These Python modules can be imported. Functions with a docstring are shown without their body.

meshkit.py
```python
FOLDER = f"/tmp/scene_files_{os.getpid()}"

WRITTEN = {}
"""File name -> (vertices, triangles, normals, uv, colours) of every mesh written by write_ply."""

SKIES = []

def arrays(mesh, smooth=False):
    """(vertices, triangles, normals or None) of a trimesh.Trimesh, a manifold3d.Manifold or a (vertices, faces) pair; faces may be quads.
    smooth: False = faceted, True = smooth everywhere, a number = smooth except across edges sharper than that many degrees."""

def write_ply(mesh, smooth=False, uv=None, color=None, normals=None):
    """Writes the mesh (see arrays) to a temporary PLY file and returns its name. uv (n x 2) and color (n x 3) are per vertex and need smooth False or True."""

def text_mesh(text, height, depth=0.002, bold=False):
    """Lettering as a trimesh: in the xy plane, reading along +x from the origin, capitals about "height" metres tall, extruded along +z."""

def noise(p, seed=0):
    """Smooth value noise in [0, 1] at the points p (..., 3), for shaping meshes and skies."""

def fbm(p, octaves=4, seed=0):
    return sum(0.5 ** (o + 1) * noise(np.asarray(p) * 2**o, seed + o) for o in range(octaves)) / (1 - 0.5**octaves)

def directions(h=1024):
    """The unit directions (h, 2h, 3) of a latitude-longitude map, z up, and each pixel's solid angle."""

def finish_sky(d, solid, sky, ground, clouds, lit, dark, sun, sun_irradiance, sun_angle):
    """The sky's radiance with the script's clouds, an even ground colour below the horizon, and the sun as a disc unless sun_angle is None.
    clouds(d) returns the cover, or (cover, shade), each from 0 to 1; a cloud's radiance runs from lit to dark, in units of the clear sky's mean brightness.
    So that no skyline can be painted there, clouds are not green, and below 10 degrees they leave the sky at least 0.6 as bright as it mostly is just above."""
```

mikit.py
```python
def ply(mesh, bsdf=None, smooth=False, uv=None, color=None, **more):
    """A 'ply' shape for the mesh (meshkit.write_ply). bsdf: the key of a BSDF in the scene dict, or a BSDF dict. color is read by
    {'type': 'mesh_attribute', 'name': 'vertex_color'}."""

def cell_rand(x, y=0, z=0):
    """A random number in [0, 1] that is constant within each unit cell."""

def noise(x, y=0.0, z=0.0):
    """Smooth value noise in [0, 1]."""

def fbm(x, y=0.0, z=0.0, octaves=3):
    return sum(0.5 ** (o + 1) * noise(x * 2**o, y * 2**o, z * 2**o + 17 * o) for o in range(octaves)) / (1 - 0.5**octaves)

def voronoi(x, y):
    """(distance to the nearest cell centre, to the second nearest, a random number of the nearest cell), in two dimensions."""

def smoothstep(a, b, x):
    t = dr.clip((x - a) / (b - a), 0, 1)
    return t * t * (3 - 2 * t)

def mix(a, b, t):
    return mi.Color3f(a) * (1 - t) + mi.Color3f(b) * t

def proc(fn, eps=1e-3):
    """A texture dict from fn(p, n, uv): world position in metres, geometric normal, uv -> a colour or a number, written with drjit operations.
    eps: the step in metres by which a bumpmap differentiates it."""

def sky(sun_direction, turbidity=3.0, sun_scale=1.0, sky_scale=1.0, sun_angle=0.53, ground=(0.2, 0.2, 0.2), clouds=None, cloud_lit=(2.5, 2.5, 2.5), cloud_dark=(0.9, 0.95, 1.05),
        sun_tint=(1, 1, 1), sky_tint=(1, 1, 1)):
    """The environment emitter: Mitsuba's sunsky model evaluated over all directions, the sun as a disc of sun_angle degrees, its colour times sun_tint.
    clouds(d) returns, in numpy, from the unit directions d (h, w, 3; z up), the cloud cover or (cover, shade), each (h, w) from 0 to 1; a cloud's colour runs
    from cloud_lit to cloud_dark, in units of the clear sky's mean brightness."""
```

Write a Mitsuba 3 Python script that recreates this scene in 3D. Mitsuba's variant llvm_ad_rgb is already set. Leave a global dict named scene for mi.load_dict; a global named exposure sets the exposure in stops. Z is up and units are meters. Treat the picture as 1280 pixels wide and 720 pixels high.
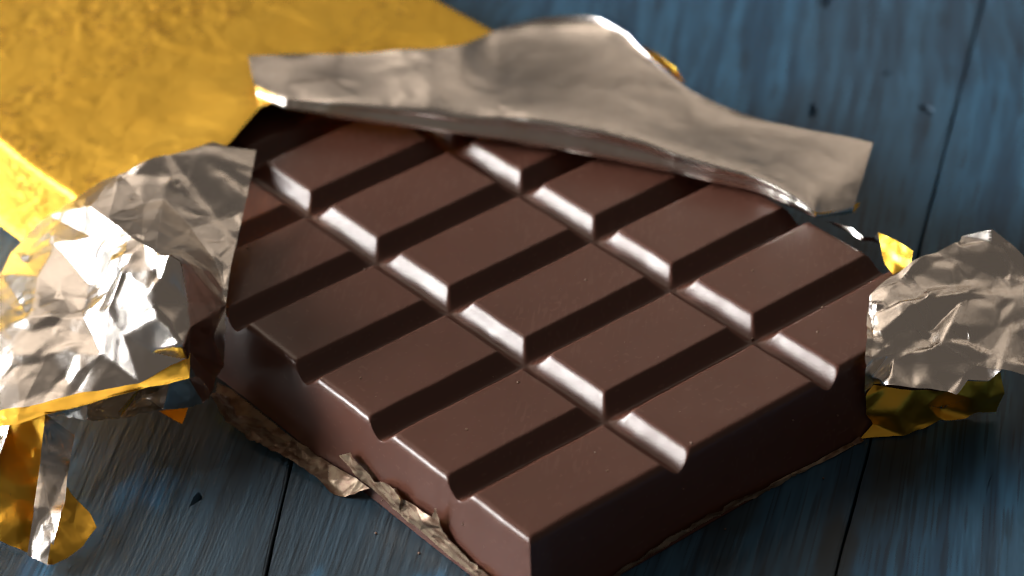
import math
import numpy as np
import trimesh
import mitsuba as mi
import mikit
import meshkit
from mikit import proc, noise, fbm, voronoi, smoothstep, mix, cell_rand
from scipy.interpolate import LinearNDInterpolator
import drjit as dr

T = mi.ScalarTransform4f
MM = 0.001
rng = np.random.default_rng(7)

# ------------------------------------------------------------------ camera, light, exposure
EYE = np.array([-181.475, -242.637, 263.761]) * MM
RIGHT = np.array([0.77972371, -0.62413885, -0.04981588])
DOWN = np.array([-0.38514981, -0.41538507, -0.82408426])
FWD = np.array([0.49365023, 0.66174461, -0.56427256])
FOCUS = 0.423
exposure = -0.1
scene, labels = {}, {}
scene['camera'] = {'type': 'thinlens', 'fov': math.degrees(2 * math.atan(640 / 3500)), 'fov_axis': 'x',
                   'to_world': T().look_at(origin=EYE.tolist(), target=(EYE + FWD).tolist(), up=(-DOWN).tolist()),
                   'aperture_radius': 0.0033, 'focus_distance': FOCUS, 'near_clip': 0.01, 'far_clip': 50.0}
CENTRE = np.array([40, 50, 14]) * MM


def softbox(key, direction, distance, w, h, radiance):
    d = np.array(direction, float); d /= np.linalg.norm(d)
    o = CENTRE + d * distance
    scene[key] = {'type': 'rectangle', 'to_world': T().look_at(origin=o.tolist(), target=CENTRE.tolist(), up=[0, 0, 1]).scale([w / 2, h / 2, 1]),
                  'emitter': {'type': 'area', 'radiance': {'type': 'rgb', 'value': list(radiance)}}, 'bsdf': {'type': 'diffuse', 'reflectance': {'type': 'rgb', 'value': 0.5}}}


softbox('window_softbox', (-0.585, 0.72, 0.30), 1.3, 0.72, 0.50, (38.0, 37.2, 36.2))
labels['window_softbox'] = {'label': 'large soft white light at the left, beyond the picture', 'category': 'lamp'}
softbox('added_back_fill', (0.07, 0.85, 0.62), 1.6, 0.80, 0.92, (1.7, 1.36, 1.06))  # unseen fill panel, added to brighten the gold foil
labels['added_back_fill'] = {'label': 'added soft pale fill light beyond the far end of the table, out of the picture', 'category': 'lamp'}
softbox('added_warm_fill', (0.73, 0.48, 0.62), 1.6, 0.90, 0.62, (0.52, 0.375, 0.25))  # added warm panel, gives the silver foil a tan tone to mirror
labels['added_warm_fill'] = {'label': 'added wide dim warm fill light behind the table, beyond the picture', 'category': 'lamp'}
scene['room_light'] = {'type': 'constant', 'radiance': {'type': 'rgb', 'value': [0.115, 0.096, 0.081]}}

# ------------------------------------------------------------------ materials


def tw(b, back=None):
    d = {'type': 'twosided', 'front_side': b}
    if back is not None:
        d['back_side'] = back
    return d


def grain(p):
    """coordinates along and across the boards, in mm"""
    c, s = math.cos(math.radians(40)), math.sin(math.radians(40))
    return (p.x * c + p.y * s) * 1000, (-p.x * s + p.y * c) * 1000


def wood_color(p, n, uv):
    a, b = grain(p)
    warp = (noise(a * 0.02, b * 0.05, 3) - 0.5) * 6
    streak = fbm(a * 0.035, (b + warp) * 0.55, 1, octaves=4)
    fine = noise(a * 0.10, (b + warp) * 3.2, 5)
    patch = fbm(a * 0.022, b * 0.03, 9, octaves=3)
    c = mix((0.019, 0.064, 0.120), (0.040, 0.132, 0.232), smoothstep(0.25, 0.75, streak))
    c = mix(c, (0.042, 0.050, 0.050), smoothstep(0.47, 0.66, patch) * 0.25)
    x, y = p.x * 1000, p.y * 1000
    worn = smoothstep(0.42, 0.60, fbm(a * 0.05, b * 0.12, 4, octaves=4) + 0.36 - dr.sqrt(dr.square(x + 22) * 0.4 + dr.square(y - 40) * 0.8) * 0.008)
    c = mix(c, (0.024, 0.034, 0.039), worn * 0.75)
    c = mix(c, (0.012, 0.020, 0.028), smoothstep(0.62, 0.86, fine) * 0.5)
    return c


def wood_height(p, n, uv):
    a, b = grain(p)
    warp = (noise(a * 0.02, b * 0.05, 3) - 0.5) * 6
    return (fbm(a * 0.06, (b + warp) * 1.1, 2, octaves=3) * 0.09 + noise(a * 0.12, (b + warp) * 3.4, 5) * 0.045 + noise(a * 0.5, b * 5, 8) * 0.03) * MM


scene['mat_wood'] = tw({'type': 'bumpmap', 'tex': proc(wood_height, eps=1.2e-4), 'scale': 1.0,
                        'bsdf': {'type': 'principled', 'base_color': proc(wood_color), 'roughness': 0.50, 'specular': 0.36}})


def choc_color(p, n, uv):
    x, y, z = p.x * 1000, p.y * 1000, p.z * 1000
    m = fbm(x * 0.09, y * 0.09, z * 0.09, octaves=3)
    c = mix((0.080, 0.031, 0.021), (0.100, 0.040, 0.028), m)
    scuff = smoothstep(0.66, 0.80, noise(x * 0.35 + y * 0.5, (y - x) * 2.2, z)) * smoothstep(0.45, 0.65, fbm(x * 0.06, y * 0.06, 4, octaves=2))
    c = mix(c, (0.12, 0.060, 0.043), scuff * 0.35)
    return mix(c, (0.14, 0.07, 0.05), smoothstep(0.80, 0.92, noise(x * 1.7, y * 1.7, z * 1.7)) * 0.35)


def choc_rough(p, n, uv):
    x, y, z = p.x * 1000, p.y * 1000, p.z * 1000
    return 0.25 + 0.15 * fbm(x * 0.25, y * 0.25, z * 0.25, octaves=3)


def choc_height(p, n, uv):
    x, y, z = p.x * 1000, p.y * 1000, p.z * 1000
    return (fbm(x * 0.16, y * 0.16, z * 0.16, octaves=2) * 0.10 + noise(x * 2.3, y * 2.3, z * 2.3) * 0.006) * MM


scene['mat_chocolate'] = tw({'type': 'bumpmap', 'tex': proc(choc_height, eps=1.5e-4), 'scale': 1.0,
                             'bsdf': {'type': 'principled', 'base_color': proc(choc_color), 'roughness': proc(choc_rough), 'specular': 0.5}})


def foil_height(p, n, uv):
    x, y, z = p.x * 1000, p.y * 1000, p.z * 1000
    return (noise(x * 0.9, y * 0.9, z * 0.9) * 0.022 + noise(x * 2.6, y * 2.6, z * 2.6) * 0.006) * MM


def gold_height(p, n, uv):
    x, y, z = p.x * 1000, p.y * 1000, p.z * 1000
    where = 0.55 + 0.9 * smoothstep(0.45, 0.65, fbm(x * 0.05, y * 0.09, z * 0.05, octaves=2))
    return (fbm(x * 0.50, y * 0.70, z * 0.6, octaves=3) * 0.32 * where + noise(x * 2.2, y * 2.2, z * 2.2) * 0.02) * MM


def gold_color(p, n, uv):
    x, y, z = p.x * 1000, p.y * 1000, p.z * 1000
    band = smoothstep(0.45, 0.58, fbm(x * 0.05, y * 0.09, z * 0.05, octaves=2))
    speck = smoothstep(0.54, 0.66, fbm(x * 0.8, y * 0.8, z * 0.8, octaves=3))
    c = mix((0.90, 0.55, 0.07), (0.86, 0.50, 0.055), fbm(x * 0.2, y * 0.2, z * 0.2))
    return mix(c, (0.42, 0.20, 0.03), band * speck * 0.6)


SILVER = {'type': 'roughconductor', 'material': 'none', 'distribution': 'beckmann', 'alpha': 0.165, 'specular_reflectance': {'type': 'rgb', 'value': [0.84, 0.80, 0.75]}}
GOLD = {'type': 'principled', 'base_color': proc(gold_color), 'metallic': 1.0, 'roughness': 0.50}
s_b = {'type': 'bumpmap', 'tex': proc(foil_height, eps=1e-4), 'scale': 1.0, 'bsdf': SILVER}
GOLD_PLAIN = {'type': 'principled', 'base_color': {'type': 'rgb', 'value': [0.90, 0.53, 0.065]}, 'metallic': 1.0, 'roughness': 0.40}
p_b = {'type': 'bumpmap', 'tex': proc(foil_height, eps=1e-4), 'scale': 2.0, 'bsdf': GOLD_PLAIN}
g_b = {'type': 'bumpmap', 'tex': proc(gold_height, eps=1e-4), 'scale': 1.0, 'bsdf': GOLD}


def reflected_brown_color(p, n, uv):  # brown that the silver foil mirrors from the chocolate, put into its colour
    x, y, z = p.x * 1000, p.y * 1000, p.z * 1000
    return mix((0.32, 0.24, 0.165), (0.15, 0.082, 0.05), smoothstep(0.30, 0.75, fbm(x * 0.5, y * 0.5, z * 1.1, octaves=4)))


scene['mat_reflected_brown'] = tw({'type': 'bumpmap', 'tex': proc(foil_height, eps=1e-4), 'scale': 1.5, 'bsdf': {'type': 'principled', 'base_color': proc(reflected_brown_color), 'metallic': 0.5, 'roughness': 0.46}}, g_b)
scene['mat_silver_up'] = tw(s_b, p_b)
scene['mat_gold_up'] = tw(p_b, s_b)
scene['mat_printed_gold'] = tw(g_b, s_b)


# ------------------------------------------------------------------ helpers
def entry(key, mesh, bsdf, smooth=False, normals=None):
    if normals is None:
        scene[key] = mikit.ply(mesh, bsdf, smooth=smooth)
    else:
        path = meshkit.write_ply(mesh, normals=normals)
        scene[key] = {'type': 'ply', 'filename': path, 'face_normals': False, 'bsdf': {'type': 'ref', 'id': bsdf}}


def numbered(base, k):
    return base if k == 0 else f'{base}_{k:03d}'


def tri_mesh(v, f):
    return trimesh.Trimesh(np.asarray(v, float) * MM, np.asarray(f, int), process=False)


# ------------------------------------------------------------------ table of painted boards
def seam_poly(p, deg):
    p = np.array(p, float); d = np.array([math.cos(math.radians(deg)), math.sin(math.radians(deg))])
    return lambda s: p + d * s


def make_table():
    import manifold3d as m3
    # joints between the boards: a point on the joint and its direction
    joints = [((140, -150), 37), ((60.6, -5.3), 36.5), ((-7.2, 51.0), 47), ((-75, 105), 47)]
    dents = [((125.5, 74.3), 38, 3.2, 1.1, 1.2), ((140.4, 59.7), 70, 2.3, 1.2, 1.0), ((144.0, 74.0), 30, 2.0, 0.7, 0.6), ((-22.0, 54.6), 40, 2.6, 0.75, 1.3),
             ((70, -22), 36, 4, 0.3, 0.3), ((156, 102), 50, 2.4, 1.4, 1.0), ((-45, 44), 52, 2.2, 0.3, 0.4), ((-12, 62), 50, 1.6, 0.25, 0.4)]
    n = 0
    edges = [((250, -300), 37)] + joints + [((-200, 230), 47)]
    for k in range(len(edges) - 1):
        (p0, a0), (p1, a1) = edges[k], edges[k + 1]
        gap = 0.22
        outline = []
        for (p, a, side) in ((p0, a0, 1), (p1, a1, -1)):
            f = seam_poly(p, a); nrm = np.array([-math.sin(math.radians(a)), math.cos(math.radians(a))])
            s = np.linspace(-520, 700, 500)
            wob = 0.22 * (meshkit.fbm(np.stack([s * 0.09, 0 * s + k * 7.1 + side, 0 * s], -1), 3) - 0.5) * 2
            q = f(0) + s[:, None] * (f(1) - f(0)) + nrm * (side * (gap + wob))[:, None]
            outline.append(q)
        poly = np.vstack([outline[0], outline[1][::-1]])
        cs = m3.CrossSection([poly.tolist()])
        if cs.area() < 1:
            cs = m3.CrossSection([poly[::-1].tolist()])
        bev = 0.45
        top = -0.03 * (k % 2)
        body = m3.Manifold.extrude(cs, 18 - bev).translate([0, 0, -18 + top])
        layers = [body]
        for j in range(3):
            t0, t1 = j / 3, (j + 1) / 3
            inset = bev * (1 - math.sqrt(max(0, 1 - t1 * t1 * 0.98)))
            layers.append(m3.Manifold.extrude(cs.offset(-inset, m3.JoinType.Miter), bev / 3 + 0.02).translate([0, 0, -bev * (1 - t0) + top - (0.02 if j else 0.01)]))
        plank = m3.Manifold.batch_boolean(layers, m3.OpType.Add)
        cut = []
        for (c, a, lx, ly, dep) in dents:
            g = np.random.default_rng(int(abs(c[0]) * 10))
            q = g.normal(0, 1, (11, 3)); q /= np.linalg.norm(q, axis=1, keepdims=True)
            ball = m3.Manifold.hull_points((q * g.uniform(0.55, 1.15, (11, 1))).tolist())
            cut.append(ball.scale([1.45 * lx, 1.35 * ly, 1.3 * dep]).rotate([0, 0, a]).translate([c[0], c[1], 0.12]))
        plank = plank - m3.Manifold.batch_boolean(cut, m3.OpType.Add)
        m = plank.to_mesh()
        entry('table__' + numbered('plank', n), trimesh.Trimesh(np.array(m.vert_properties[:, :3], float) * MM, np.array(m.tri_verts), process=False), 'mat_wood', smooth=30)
        n += 1
    labels['table'] = {'label': 'dark blue painted wooden boards with worn grain and small dents', 'kind': 'structure'}


make_table()

# ------------------------------------------------------------------ chocolate bar
PW, PL, TA, TB, H = 19.105, 30.0, 13.35, 24.83, 14.0
ROWS, COLS, DEPTH = 9, 3, 2.55


def axis(count, pitch, flat):
    """grid positions across the bar with the height that the bar's outer side allows there"""
    pos, cap = [], []
    end = (count - 1) * pitch + flat
    hs = np.linspace(0.15, 13.0, 22)
    left = [(-1.55 + 1.35 * h / 13.0, h) for h in hs] + [(-0.08, 13.35), (0.12, 13.65), (0.36, 13.86), (0.62, 13.97)]
    marks = [0.62]
    for k in range(count - 1):
        a, b = k * pitch + flat, (k + 1) * pitch
        marks += [a, a + 0.44 * (b - a), (a + b) / 2, b - 0.44 * (b - a), b]
    marks.append(end - 0.62)
    xs = [0.62]
    for a, b in zip(marks[:-1], marks[1:]):
        n = max(2, int(math.ceil((b - a) / 0.38)))
        xs += list(np.linspace(a, b, n + 1)[1:])
    pos = [x for x, _ in left] + xs[1:-1] + [end - x for x, _ in left[::-1]]
    cap = [c for _, c in left] + [H] * (len(xs) - 2) + [c for _, c in left[::-1]]
    pos, cap = np.array(pos), np.array(cap)
    z = np.full(len(pos), H)
    for k in range(count - 1):
        a, b = k * pitch + flat, (k + 1) * pitch
        w = 0.44 * (b - a)
        inside = (pos > a) & (pos < b)
        d = np.minimum(pos - a, b - pos)
        z = np.where(inside, np.minimum(z, H - DEPTH * (1 - (1 - np.clip(d / (0.49 * (b - a)), 0, 1)) ** 1.65)), z)
    cuts = [np.argmin(np.abs(pos - (k * pitch + flat + (pitch - flat) / 2))) for k in range(count - 1)]
    return pos, cap, z, cuts


def make_bar():
    xs, xc, xz, xcut = axis(COLS, PL, TB)
    ys, yc, yz, ycut = axis(ROWS, PW, TA)
    nx, ny = len(xs), len(ys)
    X, Y = np.meshgrid(xs, ys, indexing='ij')
    Z = np.minimum(np.minimum(xz[:, None], yz[None, :]), np.minimum(xc[:, None], yc[None, :]))
    P = np.stack([X, Y, Z], -1)
    for _ in range(2):
        Q = P.copy()
        Q[1:-1, 1:-1] = 0.5 * P[1:-1, 1:-1] + 0.125 * (P[:-2, 1:-1] + P[2:, 1:-1] + P[1:-1, :-2] + P[1:-1, 2:])
        P = Q
    # slight unevenness of a cast surface
    P[..., 2] += np.where(P[..., 2] > 1, 0.10 * (meshkit.fbm(np.stack([X * 0.07, Y * 0.07, 0 * X], -1), 3, 5) - 0.5), 0)
    q = np.stack([X * 0.16, Y * 0.16, 0 * X], -1)
    P[..., 0] += 0.30 * (meshkit.fbm(q, 3, 15) - 0.5)
    P[..., 1] += 0.30 * (meshkit.fbm(q, 3, 25) - 0.5)
    idx = np.arange(nx * ny).reshape(nx, ny)
    V = P.reshape(-1, 3)

    def quads(sub):
        a, b, c, d = sub[:-1, :-1].ravel(), sub[1:, :-1].ravel(), sub[1:, 1:].ravel(), sub[:-1, 1:].ravel()
        return np.vstack([np.stack([a, b, c], 1), np.stack([a, c, d], 1)])
    F = quads(idx)
    fn = np.cross(V[F[:, 1]] - V[F[:, 0]], V[F[:, 2]] - V[F[:, 0]])
    N = np.zeros_like(V)
    for k in range(3):
        np.add.at(N, F[:, k], fn)
    N /= np.maximum(np.linalg.norm(N, axis=1, keepdims=True), 1e-12)
    xe, ye = [0] + xcut + [nx - 1], [0] + ycut + [ny - 1]
    n = 0
    for r in range(ROWS):
        for c in range(COLS):
            sub = idx[xe[c]:xe[c + 1] + 1, ye[r]:ye[r + 1] + 1]
            f = quads(sub)
            u, inv = np.unique(f, return_inverse=True)
            entry('chocolate_bar__' + numbered('segment', n), (V[u] * MM, inv.reshape(-1, 3)), 'mat_chocolate', normals=N[u])
            n += 1
    labels['chocolate_bar'] = {'label': 'dark brown chocolate bar of oblong segments lying in its opened foil', 'category': 'chocolate bar'}


make_bar()


def make_crumbs():
    spots = [(18, 4.5, H), (19.5, 9, H), (22, 30, H), (52.5, 22, H), (9, 26, H), (35, 8, H), (47, 44, H), (12.5, 88.5, H), (64, 9, H), (40.5, 27, H), (27, -1.7, 9.5), (49, -1.4, 10.5), (58, -1.7, 7.0), (-1.6, 9, 8), (-1.4, 14, 9), (68, 28, H), (5, 47, H), (-2.2, 30, 3.5), (-2.4, 33, 2.6), (-2.0, 24, 5.0), (-1.9, 18, 4.2), (-4, 22, 0.1), (-6, 30, 0.1), (-5, 15, 0.1), (33, -4, 0.1), (52, -5, 0.1)]
    spots += [(float(rng.uniform(1, 83)), float(rng.uniform(1, 80)), None) for _ in range(22)]
    for k, (x, y, z) in enumerate(spots):
        if z is None:      # on a top face or in a groove
            fx, fy = x % PL, y % PW
            z = H if fx < TB and fy < TA else H - DEPTH * 0.9
        m = trimesh.creation.icosphere(subdivisions=1, radius=float(rng.uniform(0.09, 0.24)))
        m.vertices *= rng.uniform(0.7, 1.25, (len(m.vertices), 1)) * np.array([1, 1, 0.7])
        m.vertices += np.array([x, y, z + 0.06])
        m.apply_scale(MM)
        key = numbered('chocolate_crumb', k)
        entry(key, m, 'mat_crumb')
        labels[key] = {'label': 'tiny crumb of chocolate on or just beside the chocolate bar', 'category': 'crumb', 'group': 'crumbs on and around the chocolate bar'}


scene['mat_crumb'] = tw({'type': 'principled', 'base_color': {'type': 'rgb', 'value': [0.16, 0.09, 0.06]}, 'roughness': 0.5})
make_crumbs()

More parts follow.
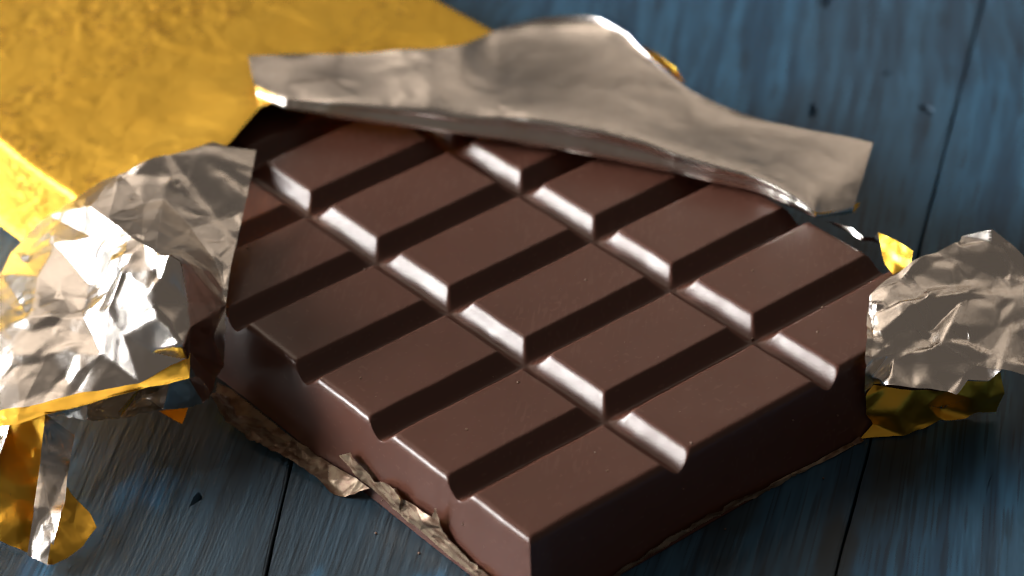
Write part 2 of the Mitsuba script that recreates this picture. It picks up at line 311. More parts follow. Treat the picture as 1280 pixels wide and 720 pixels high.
# ------------------------------------------------------------------ foil wrapper
PATCH = {
    'left_flap': {'mat': 'silver', 'v': [[-2.0, 115.16, 18.5], [2.13, 108.89, 23.2], [9.3, 106.01, 25.3], [16.02, 105.07, 24.89], [18.03, 104.76, 24.8], [20.26, 103.37, 23.4], [24.25, 101.98, 21.71], [14.39, 91.84, 18.5], [4.51, 81.03, 17.7], [-0.44, 75.45, 15.46], [-2.6, 73.4, 11.71], [-3.4, 73.7, 6.36], [-5.0, 73.86, 3.77], [-9.0, 70.02, 4.27], [-11.25, 69.12, 15.12], [-13.26, 67.22, 15.9], [-20.75, 69.11, 13.9], [-28.3, 74.26, 12.9], [-36.38, 78.54, 11.89], [-40.27, 83.57, 10.0], [-41.66, 91.37, 9.0], [-27.68, 116.85, 7.5], [-22.65, 114.52, 9.5], [-18.74, 115.93, 10.0], [-11.75, 124.63, 7.0], [-8.86, 125.55, 8.0], [-6.05, 120.84, 13.5], [-5.84, 105.41, 22.27], [-7.11, 97.46, 24.3], [-8.77, 88.74, 26.8], [-9.3, 83.46, 27.8], [-9.39, 78.85, 28.3], [-8.99, 76.07, 28.3], [-8.2, 74.25, 27.8], [-11.09, 74.58, 25.42], [-13.15, 73.78, 24.71], [-14.27, 72.55, 23.49], [-15.22, 71.09, 22.31], [-13.63, 68.95, 21.91], [-14.41, 67.32, 20.76], [-14.5, 65.37, 19.89], [4.86, 92.25, 19.76], [-2.96, 74.97, 19.33], [2.79, 80.99, 17.59], [7.56, 101.58, 23.29], [7.36, 97.56, 21.69], [6.81, 93.95, 20.24], [-9.4, 71.12, 22.22], [-10.77, 68.43, 19.77], [-4.99, 73.69, 12.72], [3.9, 98.5, 22.46], [0.97, 99.95, 22.3], [-11.73, 108.3, 16.23], [-9.26, 99.53, 20.6], [-14.33, 93.42, 17.02], [-18.19, 103.21, 15.46], [-21.96, 85.76, 15.97], [-29.97, 91.26, 14.2], [-28.62, 78.53, 13.47], [-19.35, 79.09, 21.8], [-11.41, 77.28, 26.3], [-19.43, 74.71, 19.31], [-18.7, 87.86, 16.53], [-14.78, 81.32, 25.55], [-25.31, 92.9, 15.55], [-22.46, 77.04, 16.39], [-17.27, 70.1, 17.54], [-27.44, 84.67, 14.77]], 'f': [[4, 3, 5], [56, 64, 67], [0, 27, 1], [0, 26, 27], [55, 25, 24], [55, 52, 25], [26, 25, 52], [55, 54, 52], [17, 58, 18], [67, 18, 58], [55, 24, 23], [55, 23, 64], [22, 64, 23], [17, 65, 58], [56, 67, 65], [67, 58, 65], [6, 5, 7], [52, 54, 53], [26, 52, 53], [26, 53, 27], [67, 64, 57], [67, 57, 18], [18, 57, 19], [20, 19, 57], [20, 57, 21], [21, 57, 22], [22, 57, 64], [17, 16, 65], [5, 3, 45], [5, 45, 7], [13, 12, 15], [66, 16, 15], [54, 63, 53], [54, 59, 63], [27, 53, 28], [1, 27, 28], [1, 28, 51], [2, 1, 44], [1, 51, 44], [2, 44, 3], [3, 44, 45], [7, 45, 46], [33, 42, 43], [33, 47, 42], [8, 43, 9], [42, 9, 43], [48, 9, 47], [42, 47, 9], [12, 14, 15], [54, 62, 59], [55, 62, 54], [56, 65, 62], [65, 59, 62], [56, 62, 64], [55, 64, 62], [65, 61, 59], [66, 61, 16], [65, 16, 61], [36, 59, 61], [53, 63, 29], [53, 29, 28], [51, 28, 29], [51, 50, 44], [45, 44, 50], [48, 38, 39], [48, 47, 38], [36, 38, 47], [15, 14, 40], [66, 15, 40], [66, 40, 39], [48, 39, 40], [48, 40, 14], [63, 35, 60], [36, 35, 59], [63, 59, 35], [36, 47, 35], [63, 60, 30], [63, 30, 29], [51, 29, 30], [51, 30, 50], [45, 41, 46], [45, 50, 41], [33, 43, 41], [8, 41, 43], [8, 7, 41], [7, 46, 41], [36, 37, 38], [66, 37, 61], [36, 61, 37], [66, 39, 37], [39, 38, 37], [48, 14, 49], [48, 49, 9], [9, 49, 10], [33, 34, 47], [47, 34, 35], [60, 35, 34], [60, 31, 30], [50, 30, 31], [50, 31, 41], [10, 49, 11], [12, 11, 14], [14, 11, 49], [60, 32, 31], [33, 32, 34], [60, 34, 32], [33, 41, 32], [41, 31, 32]], 'crump': ((0.34, 7), (0.13, 2.4)), 'subd': 0.9, 'smooth': 2},
    'left_flap__gold_lip': {'mat': 'gold', 'v': [[-40.28, 83.54, 10.02], [-36.37, 78.57, 11.87], [-28.31, 74.24, 12.92], [-20.76, 69.09, 13.92], [-13.25, 67.25, 15.88], [-11.26, 69.09, 15.14], [-15.62, 62.48, 16.0], [-18.26, 64.65, 14.94], [-21.42, 67.82, 13.88], [-28.81, 71.11, 12.92], [-34.71, 74.41, 12.12], [-38.71, 76.17, 11.36], [-42.06, 80.46, 9.91]], 'f': [[10, 1, 11], [0, 12, 11], [0, 11, 1], [9, 8, 3], [3, 8, 7], [3, 7, 4], [5, 4, 6], [7, 6, 4], [9, 2, 10], [10, 2, 1], [9, 3, 2]], 'crump': ((0.12, 3), (0.06, 1.5)), 'subd': 0.9, 'smooth': 2},
    'left_flap__folded_hem': {'mat': 'silver', 'v': [[-34.7, 74.43, 12.1], [-28.79, 71.13, 12.9], [-21.41, 67.84, 13.86], [-18.25, 64.67, 14.92], [-15.61, 62.51, 15.98], [-8.82, 71.58, 8.0], [-8.94, 69.01, 6.36], [-12.83, 64.4, 9.0], [-14.9, 65.35, 8.6], [-18.09, 67.44, 8.6], [-24.27, 70.17, 9.0], [-28.72, 72.16, 9.4], [-29.35, 80.47, 5.38], [-23.85, 78.84, 5.04], [-15.65, 78.17, 3.45]], 'f': [[0, 12, 1], [1, 12, 11], [10, 13, 11], [1, 11, 13], [10, 2, 13], [1, 13, 2], [9, 8, 3], [10, 9, 14], [10, 14, 2], [9, 3, 14], [2, 14, 3], [8, 4, 3], [8, 7, 4], [6, 5, 4], [6, 4, 7]], 'crump': ((0.3, 4), (0.12, 1.8)), 'subd': 0.9, 'smooth': 2},
    'left_flap__gold_corner': {'mat': 'gold', 'v': [[-16.04, 73.02, 3.99], [-12.5, 69.76, 5.1], [-15.6, 66.96, 4.51]], 'f': [[0, 2, 1]], 'crump': ((0.1, 3),), 'subd': 0.9, 'smooth': 2},
    'left_flap__gold_tail': {'mat': 'gold', 'v': [[-43.24, 83.99, 7.75], [-36.35, 83.92, 7.03], [-34.25, 81.9, 7.86], [-32.7, 78.47, 8.83], [-34.61, 75.36, 5.09], [-39.85, 69.86, 1.79], [-47.21, 61.14, 0.3], [-49.85, 64.63, 1.77], [-52.79, 68.48, 3.5], [-38.42, 78.45, 5.31], [-43.73, 71.21, 3.08]], 'f': [[0, 8, 10], [6, 5, 10], [4, 3, 2], [4, 9, 5], [10, 5, 9], [4, 2, 9], [1, 9, 2], [0, 10, 9], [0, 9, 1], [6, 10, 7], [10, 8, 7]], 'crump': ((0.3, 5), (0.1, 2)), 'subd': 0.9, 'smooth': 2},
    'left_flap__silver_fold': {'mat': 'silver', 'v': [[-32.69, 78.5, 8.81], [-30.53, 74.06, 6.03], [-34.6, 69.35, 4.69], [-40.88, 60.82, 4.67], [-47.25, 55.17, 1.58], [-48.39, 59.41, 1.72], [-43.96, 64.07, 4.39], [-38.35, 71.07, 6.45], [-34.45, 72.9, 6.42], [-42.22, 62.33, 4.49]], 'f': [[1, 0, 8], [0, 7, 8], [7, 2, 8], [1, 8, 2], [7, 6, 9], [7, 9, 2], [3, 2, 9], [5, 9, 6], [5, 4, 9], [4, 3, 9]], 'crump': ((0.22, 3), (0.1, 1.6)), 'subd': 0.9, 'smooth': 2},
    'left_flap__gold_tip': {'mat': 'gold', 'v': [[-36.86, 67.18, 4.08], [-36.4, 64.16, 2.54], [-36.47, 60.74, 2.0], [-37.32, 57.65, 1.56], [-40.8, 56.03, 0.8], [-44.13, 55.07, 0.95], [-47.7, 54.83, 1.74], [-43.04, 60.43, 3.03], [-39.61, 60.43, 1.91]], 'f': [[0, 7, 1], [6, 5, 7], [7, 5, 4], [7, 8, 1], [3, 8, 4], [7, 4, 8], [3, 2, 8], [1, 8, 2]], 'crump': ((0.3, 3.5), (0.12, 1.6)), 'subd': 0.9, 'smooth': 2},
    'left_flap__silver_scrap': {'mat': 'silver', 'v': [[-40.64, 84.17, 6.0], [-36.55, 82.13, 8.6], [-39.13, 79.5, 7.4], [-43.25, 75.61, 6.4], [-45.95, 75.19, 5.0]], 'f': [[0, 4, 3], [0, 2, 1], [0, 3, 2]], 'crump': ((0.2, 3),), 'subd': 0.9, 'smooth': 2},
    'right_flap': {'mat': 'silver', 'v': [[75.15, 8.93, 15.52], [79.44, 8.95, 17.56], [83.1, 8.29, 18.6], [88.02, 7.58, 18.35], [92.02, 6.65, 18.79], [93.48, 7.38, 19.13], [96.35, 3.73, 20.8], [97.63, 1.08, 18.81], [97.4, -3.09, 17.21], [98.13, -8.3, 16.16], [88.59, -18.82, 12.99], [81.16, -20.84, 12.39], [79.75, -18.91, 12.79], [77.93, -16.06, 13.2], [75.75, -15.57, 12.37], [73.67, -13.31, 12.19], [70.85, -13.8, 10.89], [70.48, -12.18, 10.93], [66.96, -8.96, 11.38], [64.4, -5.79, 11.68], [65.44, -1.77, 9.27], [63.59, -1.79, 8.1], [63.49, -1.77, 12.34], [64.35, -0.84, 14.41], [73.05, 7.31, 15.08], [72.48, 5.21, 15.97], [69.07, 2.06, 14.45], [65.11, -1.77, 14.23], [65.19, -1.8, 10.92], [79.38, 7.33, 17.5], [81.6, 7.14, 18.22], [80.4, 1.95, 16.89], [75.02, -3.72, 15.21], [83.08, -5.64, 15.47], [85.9, -7.14, 15.2], [87.57, 0.41, 17.01], [68.37, -2.92, 13.99], [72.45, -4.75, 14.75], [71.28, -9.16, 12.77], [73.71, -12.43, 12.73], [76.05, -12.45, 13.37], [80.24, -4.85, 15.38], [95.25, 2.61, 19.44], [73.73, 0.29, 16.13], [69.72, 0.34, 15.04], [93.59, -4.18, 16.51], [85.04, -12.28, 14.25], [75.06, -7.73, 14.32], [67.54, -6.0, 12.32]], 'f': [[41, 35, 31], [3, 31, 35], [34, 45, 35], [41, 40, 33], [34, 33, 40], [41, 33, 35], [34, 35, 33], [41, 47, 40], [38, 47, 37], [34, 40, 46], [10, 9, 46], [9, 45, 46], [34, 46, 45], [9, 8, 45], [38, 17, 39], [38, 39, 47], [40, 47, 39], [16, 39, 17], [3, 35, 4], [45, 42, 35], [35, 42, 4], [41, 32, 47], [37, 47, 32], [41, 31, 32], [40, 13, 46], [6, 42, 7], [45, 8, 7], [45, 7, 42], [38, 18, 17], [19, 36, 28], [3, 30, 31], [6, 5, 42], [4, 42, 5], [31, 43, 32], [37, 32, 43], [37, 43, 36], [44, 36, 43], [46, 13, 12], [10, 12, 11], [10, 46, 12], [40, 14, 13], [19, 28, 20], [21, 20, 22], [28, 22, 20], [23, 26, 24], [37, 36, 48], [38, 37, 48], [38, 48, 18], [19, 18, 48], [19, 48, 36], [28, 36, 27], [23, 22, 27], [28, 27, 22], [23, 27, 26], [44, 27, 36], [44, 26, 27], [3, 2, 30], [1, 30, 2], [31, 30, 29], [1, 29, 30], [31, 29, 43], [0, 29, 1], [44, 43, 25], [44, 25, 26], [24, 26, 25], [0, 24, 25], [0, 25, 29], [43, 29, 25], [40, 39, 15], [40, 15, 14], [16, 15, 39]], 'crump': ((0.5, 5.2), (0.25, 2.5)), 'subd': 0.9, 'smooth': 1},
    'right_flap__gold_underside': {'mat': 'gold', 'v': [[63.61, -1.78, 8.08], [65.31, -1.9, 9.26], [67.1, -3.53, 8.8], [69.95, -6.15, 8.2], [73.55, -9.37, 7.7], [77.26, -10.09, 8.5], [79.36, -12.39, 8.7], [81.56, -12.91, 9.4], [82.02, -13.4, 5.5], [82.14, -11.94, 0.8], [79.31, -10.1, 0.6], [74.9, -7.26, 0.5], [68.26, -5.77, 0.3], [62.76, -1.83, 0.3], [59.89, -1.8, 1.15], [65.83, -1.8, 1.62], [63.88, -1.77, 4.9], [66.84, -5.29, 5.2], [71.41, -7.55, 5.2], [77.28, -11.09, 5.4], [76.15, -6.5, 1.6], [70.12, -5.58, 1.7]], 'f': [[12, 15, 13], [8, 7, 6], [12, 17, 15], [15, 17, 16], [11, 10, 20], [5, 19, 6], [4, 19, 5], [9, 19, 10], [4, 20, 19], [10, 19, 20], [8, 19, 9], [8, 6, 19], [11, 21, 12], [12, 21, 17], [3, 17, 21], [3, 2, 17], [0, 2, 1], [0, 16, 2], [16, 17, 2], [3, 21, 18], [4, 3, 18], [4, 18, 20], [11, 20, 18], [11, 18, 21]], 'crump': ((0.45, 4), (0.16, 1.8)), 'subd': 0.9, 'smooth': 2},
    'right_flap__gold_fold': {'mat': 'gold', 'v': [[86.69, 18.68, 17.34], [86.9, 15.17, 17.58], [87.06, 11.45, 17.2], [85.85, 10.56, 16.22], [83.06, 11.93, 14.4], [84.17, 14.8, 14.44], [85.54, 17.12, 16.03], [85.56, 13.95, 16.05]], 'f': [[2, 7, 3], [4, 3, 7], [2, 1, 7], [4, 7, 5], [7, 6, 5], [0, 6, 1], [7, 1, 6]], 'crump': ((0.3, 3), (0.12, 1.5)), 'subd': 0.9, 'smooth': 2},
    'right_flap__side_edge': {'mat': 'silver', 'v': [[85.71, 30.16, 14.42], [86.71, 28.42, 14.5], [87.58, 25.46, 14.6], [87.19, 22.51, 14.5], [87.82, 20.99, 14.8], [89.51, 21.43, 14.9], [89.1, 20.24, 13.2], [88.11, 21.61, 13.6], [86.97, 22.99, 13.6], [87.25, 25.83, 13.8], [86.71, 28.59, 13.8]], 'f': [[0, 10, 1], [6, 5, 4], [6, 4, 7], [8, 2, 9], [1, 10, 9], [1, 9, 2], [8, 3, 2], [8, 7, 3], [7, 4, 3]], 'crump': ((0.12, 2),), 'subd': 0.9, 'smooth': 2},
    'back_flap__gold_edge': {'mat': 'gold', 'v': [[99.43, 91.67, 16.6], [99.82, 87.57, 16.5], [99.25, 81.79, 16.2], [97.23, 76.98, 15.8], [97.99, 79.97, 15.2], [98.6, 82.77, 15.4], [98.76, 90.27, 15.8]], 'f': [[0, 6, 1], [3, 2, 4], [1, 5, 2], [2, 5, 4], [1, 6, 5]], 'crump': ((0.08, 3),), 'subd': 0.9, 'smooth': 2},
    'lower_edge': {'mat': 'reflected_brown', 'v': [[-7.16, 72.36, 3.0], [-2.2, 77.97, -1.62], [-1.9, 73.95, -1.16], [-1.8, 67.83, -0.37], [-1.8, 57.35, 0.16], [-1.8, 48.03, 0.82], [-1.8, 39.91, 2.14], [-1.78, 36.65, 2.21], [-4.48, 39.98, 0.3], [-5.45, 42.35, 0.5], [-5.31, 46.83, 1.2], [-5.96, 49.67, 1.6], [-6.47, 55.23, 1.3], [-7.8, 60.47, 1.5], [-8.28, 66.13, 2.0], [-6.49, 65.16, 1.0], [-5.07, 57.36, 0.6], [-4.17, 50.03, 0.6], [-4.05, 44.93, 0.4]], 'f': [[5, 18, 6], [7, 6, 8], [8, 6, 18], [8, 18, 9], [4, 17, 5], [13, 3, 15], [13, 15, 14], [3, 2, 15], [14, 15, 2], [0, 2, 1], [0, 14, 2], [18, 10, 9], [5, 10, 18], [5, 17, 10], [4, 3, 16], [4, 16, 12], [13, 16, 3], [13, 12, 16], [17, 11, 10], [4, 11, 17], [4, 12, 11]], 'crump': ((0.22, 2.4), (0.1, 1.0)), 'subd': 0.5, 'smooth': 2},
    'lower_edge__torn_strip': {'mat': 'reflected_brown', 'v': [[-2.0, 44.27, 4.48], [-2.0, 41.27, 6.67], [-2.0, 38.32, 5.78], [-2.0, 35.46, 4.41], [-2.0, 32.63, 6.07], [-2.0, 29.97, 6.58], [-2.0, 27.71, 5.65], [-2.0, 25.1, 6.15], [-2.0, 22.76, 6.21], [-2.0, 20.78, 6.65], [-2.0, 19.54, 9.18], [-2.0, 18.76, 5.77], [-2.0, 16.8, 4.42], [-2.0, 12.15, 3.55], [-2.0, 8.39, 3.8], [-2.0, 2.37, 3.3], [-1.75, 5.61, 1.08], [-1.79, 13.4, 1.14], [-1.75, 19.75, 1.25], [-1.79, 24.53, 1.69], [-1.78, 29.45, 1.9], [-1.78, 34.42, 2.3], [-1.77, 38.05, 2.6], [-2.6, 40.21, 3.93], [-2.7, 27.72, 6.03], [-2.7, 21.92, 5.44]], 'f': [[0, 23, 1], [1, 23, 2], [23, 22, 2], [19, 18, 11], [21, 4, 3], [21, 3, 22], [2, 22, 3], [6, 5, 24], [21, 5, 4], [21, 24, 5], [6, 24, 20], [21, 20, 24], [6, 20, 7], [10, 9, 11], [18, 12, 11], [8, 25, 9], [19, 25, 20], [19, 11, 25], [11, 9, 25], [8, 7, 25], [20, 25, 7], [18, 17, 13], [18, 13, 12], [16, 14, 17], [17, 14, 13], [15, 14, 16]], 'crump': ((0.16, 1.8), (0.08, 0.8)), 'subd': 0.45, 'smooth': 2},
    'lower_edge__front_rim': {'mat': 'reflected_brown', 'v': [[12.18, -1.9, 1.33], [18.27, -1.9, 1.5], [24.37, -2.0, 2.22], [33.79, -2.0, 2.33], [43.43, -2.0, 1.69], [53.42, -1.9, 0.76], [62.68, -1.9, 0.68], [62.79, -2.67, 0.3], [53.15, -2.19, 0.3], [43.63, -1.8, 0.55], [33.96, -1.8, 1.06], [24.55, -1.76, 1.07], [18.37, -1.76, 0.75], [12.25, -1.77, 0.3]], 'f': [[8, 5, 4], [7, 6, 5], [7, 5, 8], [8, 4, 9], [10, 3, 2], [10, 9, 3], [4, 3, 9], [10, 2, 11], [2, 1, 11], [1, 12, 11], [0, 13, 12], [0, 12, 1]], 'crump': ((0.2, 1.6), (0.12, 0.7)), 'subd': 0.5, 'smooth': 2},
}


def crumple(v, layers, seed):
    """heights of a sheet folded into random flat facets, by position in the sheet's own plane"""
    g = np.random.default_rng(seed)
    c = v - v.mean(0)
    u, s, vt = np.linalg.svd(c, full_matrices=False)
    q = c @ vt[:2].T
    out = np.zeros(len(v))
    for amp, size in layers:
        lo, hi = q.min(0) - 2 * size, q.max(0) + 2 * size
        n = max(6, int(np.prod(hi - lo) / size ** 2))
        pts = g.uniform(lo, hi, (n, 2))
        pts = np.vstack([pts, [lo - size, hi + size, [lo[0] - size, hi[1] + size], [hi[0] + size, lo[1] - size]]])
        out += LinearNDInterpolator(pts, g.normal(0, amp, len(pts)), fill_value=0)(q)
    return out


def foil(key, mat, v, f, crump, subd, smooth, seed):
    m = trimesh.Trimesh(np.array(v, float), np.array(f), process=False)
    vv, ff = trimesh.remesh.subdivide_to_size(m.vertices, m.faces, subd, max_iter=12)
    m = trimesh.Trimesh(vv, ff, process=True)
    m.merge_vertices(digits_vertex=4)
    # rounded creases, the outline kept
    edges = np.sort(m.edges, axis=1)
    uq, cnt = np.unique(edges, axis=0, return_counts=True)
    rim = np.zeros(len(m.vertices), bool)
    rim[uq[cnt == 1].ravel()] = True
    nb = uq
    P = np.array(m.vertices)
    for _ in range(smooth):
        acc, num = np.zeros_like(P), np.zeros(len(P))
        np.add.at(acc, nb[:, 0], P[nb[:, 1]]); np.add.at(acc, nb[:, 1], P[nb[:, 0]])
        np.add.at(num, nb[:, 0], 1); np.add.at(num, nb[:, 1], 1)
        P = np.where(rim[:, None], P, 0.4 * P + 0.6 * acc / num[:, None])
    N = np.array(trimesh.Trimesh(P, m.faces, process=False).vertex_normals)
    P = P + N * crumple(np.array(m.vertices), crump, seed)[:, None]
    P[:, 2] = np.maximum(P[:, 2], 0.12)
    # the sheet lies on the bar, never in it
    out = np.stack([P[:, 0] + 1.75, 86.6 - P[:, 0], P[:, 1] + 1.75, 14.35 - P[:, 2]], 1)
    hit = (out > 0).all(1)
    which = out.argmin(1)
    step = np.array([[-1, 0, 0], [1, 0, 0], [0, -1, 0], [0, 0, 1]], float)[which] * out[np.arange(len(P)), which][:, None]
    P = np.where(hit[:, None], P + step, P)
    entry(key, tri_mesh(P, m.faces), {'silver': 'mat_silver_up', 'gold': 'mat_gold_up', 'reflected_brown': 'mat_reflected_brown'}[mat], smooth=True)


for i, (name, d) in enumerate(PATCH.items()):
    foil('foil_wrapper__' + name, d['mat'], d['v'], d['f'], d['crump'], d['subd'], d['smooth'], 100 + i)


FLAP = [[[41.71, 130.12, 21.2], [39.24, 125.56, 21.32], [37.49, 122.19, 20.7], [37.43, 121.88, 19.58], [37.34, 121.59, 18.88], [37.29, 121.41, 18.4], [37.68, 121.59, 17.7], [41.47, 123.32, 17.6]], [[48.45, 126.31, 20.6], [44.84, 121.89, 19.86], [40.49, 116.25, 20.0], [39.41, 114.98, 19.53], [39.1, 114.83, 18.74], [38.91, 114.74, 18.2], [39.34, 114.94, 17.5], [43.27, 116.73, 17.4]], [[56.44, 123.34, 19.0], [51.12, 116.04, 19.5], [45.93, 108.94, 20.0], [44.78, 107.48, 19.48], [44.5, 107.25, 18.6], [44.32, 107.12, 18.0], [44.81, 107.34, 17.3], [48.87, 109.19, 17.2]], [[63.07, 113.92, 20.6], [57.1, 106.79, 20.6], [51.7, 100.44, 20.2], [50.67, 99.47, 19.2], [50.29, 99.28, 18.19], [50.05, 99.18, 17.5], [50.61, 99.44, 16.8], [54.87, 101.38, 16.7]], [[67.15, 109.44, 21.0], [60.9, 101.9, 21.0], [55.53, 95.58, 20.3], [54.63, 94.8, 18.92], [54.23, 94.56, 17.78], [53.98, 94.43, 17.0], [54.61, 94.71, 16.3], [59.07, 96.75, 16.2]], [[71.75, 108.56, 20.2], [65.07, 99.68, 20.2], [59.02, 91.68, 19.8], [57.86, 90.2, 18.67], [57.54, 89.85, 17.44], [57.34, 89.63, 16.6], [58.01, 89.94, 15.9], [62.61, 92.04, 15.8]], [[83.71, 112.98, 17.0], [75.38, 100.48, 17.62], [65.44, 85.91, 20.2], [63.45, 82.7, 19.11], [63.23, 82.02, 17.26], [63.1, 81.6, 16.0], [64.12, 82.06, 15.3], [69.65, 84.58, 15.2]], [[92.68, 107.86, 18.4], [83.74, 94.52, 17.53], [71.2, 76.73, 20.6], [68.95, 73.14, 19.35], [68.73, 72.37, 17.24], [68.62, 71.89, 15.8], [69.78, 72.42, 15.1], [75.72, 75.13, 15.0]], [[97.66, 99.84, 19.2], [88.14, 85.46, 18.08], [75.77, 67.78, 20.2], [73.71, 64.39, 19.0], [73.59, 63.64, 16.98], [73.54, 63.17, 15.6], [74.65, 63.68, 14.9], [80.45, 66.32, 14.8]], [[97.86, 93.68, 19.0], [88.76, 79.81, 18.01], [77.45, 63.48, 19.6], [75.71, 60.55, 18.56], [75.65, 59.88, 16.8], [75.63, 59.47, 15.6], [76.6, 59.91, 14.9], [82.0, 62.37, 14.8]], [[96.67, 87.55, 18.4], [88.52, 74.34, 17.66], [78.58, 59.24, 19.0], [77.25, 56.74, 18.12], [77.3, 56.16, 16.62], [77.35, 55.79, 15.6], [78.18, 56.16, 14.9], [83.18, 58.44, 14.8]], [[95.44, 74.53, 16.6], [89.06, 63.69, 16.72], [81.29, 51.44, 18.4], [80.37, 49.4, 17.67], [80.54, 48.9, 16.44], [80.66, 48.59, 15.6], [81.34, 48.9, 14.9], [85.94, 51.0, 14.8]], [[97.06, 63.59, 16.0], [91.16, 54.71, 16.31], [83.98, 44.53, 18.0], [83.11, 42.91, 17.4], [83.17, 42.51, 16.39], [83.23, 42.27, 15.7], [83.79, 42.52, 15.0], [88.05, 44.47, 14.9]], [[101.45, 55.3, 15.1], [93.59, 46.33, 15.78], [85.24, 36.87, 17.2], [84.46, 35.93, 16.81], [84.36, 35.74, 16.15], [84.31, 35.62, 15.7], [84.67, 35.79, 15.0], [88.4, 37.49, 14.9]], [[105.29, 47.59, 15.0], [95.63, 39.79, 15.25], [85.72, 31.63, 16.1], [85.14, 31.22, 15.87], [85.01, 31.21, 15.47], [84.92, 31.21, 15.2], [85.29, 31.37, 14.75], [88.47, 32.83, 14.75]], [[108.48, 42.01, 14.4], [101.19, 36.78, 13.9], [94.19, 31.77, 13.35], [93.99, 31.75, 12.92], [93.88, 31.75, 12.61], [93.8, 31.76, 12.4], [94.17, 31.92, 11.7], [97.17, 33.29, 11.6]]]

def back_flap():
    """the peeled-back front of the wrapper: a fold line with the sheet rolled over it, swept column by column"""
    from scipy.interpolate import PchipInterpolator, CubicSpline
    C = np.array(FLAP)                       # columns, points of the profile, xyz
    t = np.linspace(0, 1, C.shape[1]); s = np.linspace(0, 1, C.shape[0])
    tt, ss = np.linspace(0, 1, 150), np.linspace(0, 1, 300)
    P = CubicSpline(t, C, axis=1)(tt)
    lin = np.stack([np.stack([np.interp(ss, s, P[:, j, k]) for k in range(3)], -1) for j in range(P.shape[1])], 1)
    crisp = np.clip((0.30 - ss) / 0.10, 0, 1)[:, None, None]
    P = PchipInterpolator(s, P, axis=0)(ss) * (1 - crisp) + lin * crisp
    for _ in range(6):
        P[1:-1, 1:-1] = 0.4 * P[1:-1, 1:-1] + 0.15 * (P[:-2, 1:-1] + P[2:, 1:-1] + P[1:-1, :-2] + P[1:-1, 2:])
    nrm = np.cross(np.gradient(P, axis=1), np.gradient(P, axis=0)); nrm /= np.linalg.norm(nrm, axis=-1, keepdims=True) + 1e-12
    d = crumple(P.reshape(-1, 3), ((0.30, 16), (0.10, 6.5), (0.035, 2.5)), 77).reshape(P.shape[:2])
    end = np.clip(1 - ss / 0.26, 0, 1)[:, None] * np.clip((0.62 - tt) / 0.2, 0, 1)[None]
    d = d + end * crumple(P.reshape(-1, 3), ((0.55, 9),), 78).reshape(P.shape[:2])
    P = P + nrm * d[..., None]
    nx, ny = P.shape[:2]
    idx = np.arange(nx * ny).reshape(nx, ny)
    a, b, c, e = idx[:-1, :-1].ravel(), idx[1:, :-1].ravel(), idx[1:, 1:].ravel(), idx[:-1, 1:].ravel()
    f = np.vstack([np.stack([a, c, b], 1), np.stack([a, e, c], 1)])
    m = tri_mesh(P.reshape(-1, 3), f)
    if (m.face_normals[:, 2] * m.area_faces).sum() < 0:
        m = tri_mesh(P.reshape(-1, 3), f[:, ::-1])
    entry('foil_wrapper__back_flap', m, 'mat_silver_up', smooth=True)


back_flap()


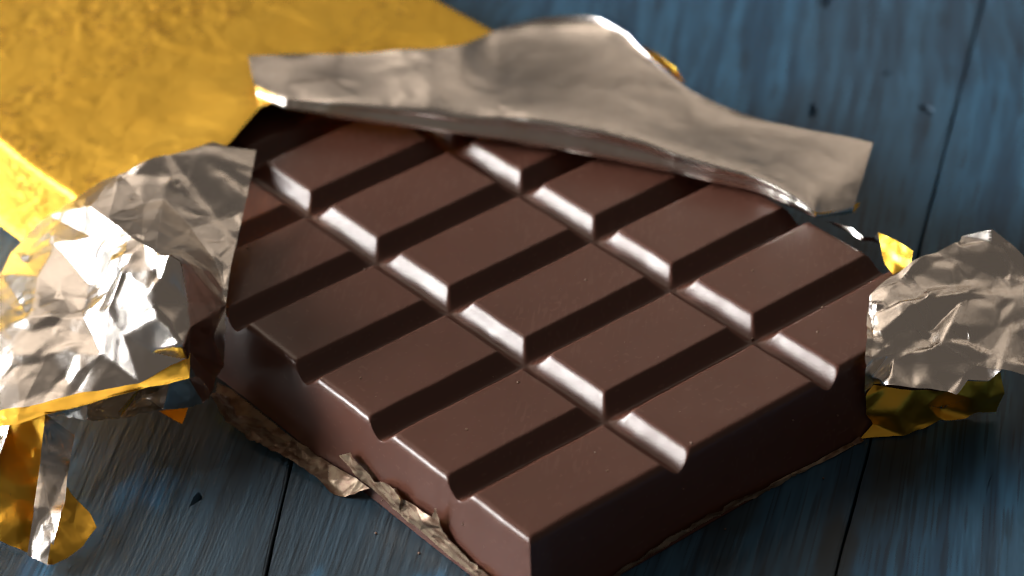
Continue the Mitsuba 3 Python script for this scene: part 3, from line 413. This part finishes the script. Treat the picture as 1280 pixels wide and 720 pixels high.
def gold_panel():
    """the part of the wrapper still closed over the far end of the bar"""
    fold = np.array([[-0.6, 104], [10, 108], [20, 111.0], [25.5, 112.6], [36.2, 119], [50, 117], [62, 96], [72, 74], [80, 56], [86, 44]], float)
    us = np.concatenate([np.linspace(0, 1, 26), 1 + np.linspace(0, 1, 160)[1:], 2 + np.linspace(0, 1, 26)[1:]])
    vs = np.linspace(0, 1, 190)
    rows = []
    for u in us:
        if u < 1:
            x, z = -4.5 + 3.6 * u ** 0.8, 0.3 + 14.0 * (u ** 1.1)
        elif u <= 2:
            x, z = -0.9 + 87.0 * (u - 1), 14.45
        else:
            x, z = 86.1 + 2.2 * (u - 2), 14.4 - 14.0 * (u - 2)
        y0 = np.interp(np.clip(x, -0.6, 86), fold[:, 0], fold[:, 1])
        y = y0 + (232 - y0) * vs
        rows.append(np.stack([np.full_like(y, x), y, np.full_like(y, z)], -1))
    P = np.array(rows)
    for _ in range(3):
        P[1:-1] = 0.5 * P[1:-1] + 0.25 * (P[:-2] + P[2:])
    puff = 0.9 * (meshkit.fbm(P * np.array([0.045, 0.06, 0.05]), 3, 4) - 0.35)
    lift = np.clip((P[..., 1] - P[:, :1, 1]) / 20, 0, 1)
    nrm = np.cross(np.gradient(P, axis=0), np.gradient(P, axis=1)); nrm /= np.linalg.norm(nrm, axis=-1, keepdims=True) + 1e-12
    P = P + nrm * (np.maximum(puff, 0.0) * lift)[..., None]
    flat = P.reshape(-1, 3)
    P = P + nrm * np.maximum(crumple(flat, ((0.16, 11), (0.07, 4.0)), 55).reshape(P.shape[:2]), -0.05)[..., None] * 0.9
    mouth = np.exp(-((P[..., 1] - P[:, :1, 1]) / 13.0) ** 2) * np.clip((P[..., 0] + 1) / 14, 0, 1) * np.clip((70 - P[..., 0]) / 30, 0, 1) * np.clip((P[..., 2] - 10) / 4, 0, 1)
    P[..., 2] += 3.4 * mouth
    P[..., 2] = np.maximum(P[..., 2], 0.15)
    nx, ny = P.shape[:2]
    idx = np.arange(nx * ny).reshape(nx, ny)
    a, b, c, d = idx[:-1, :-1].ravel(), idx[1:, :-1].ravel(), idx[1:, 1:].ravel(), idx[:-1, 1:].ravel()
    entry('foil_wrapper__closed_end', tri_mesh(P.reshape(-1, 3), np.vstack([np.stack([a, b, c], 1), np.stack([a, c, d], 1)])), 'mat_printed_gold', smooth=True)


gold_panel()
labels['foil_wrapper'] = {'label': 'torn foil wrapper, gold outside and silver inside, peeled open around the chocolate', 'category': 'foil wrapper'}
for part, text in {'closed_end': 'gold outer side of the foil, still closed over the far end of the bar', 'back_flap': 'smooth silver inner side folded back over the bar',
                   'left_flap': 'crumpled silver inner side lit white at the left', 'right_flap': 'crumpled silver inner side around the right corner',
                   'lower_edge': 'torn foil edge with the brown reflection of the chocolate painted in', 'left_flap__gold_tail': 'gold strip hanging to the table'}.items():
    labels['foil_wrapper__' + part] = {'label': text}
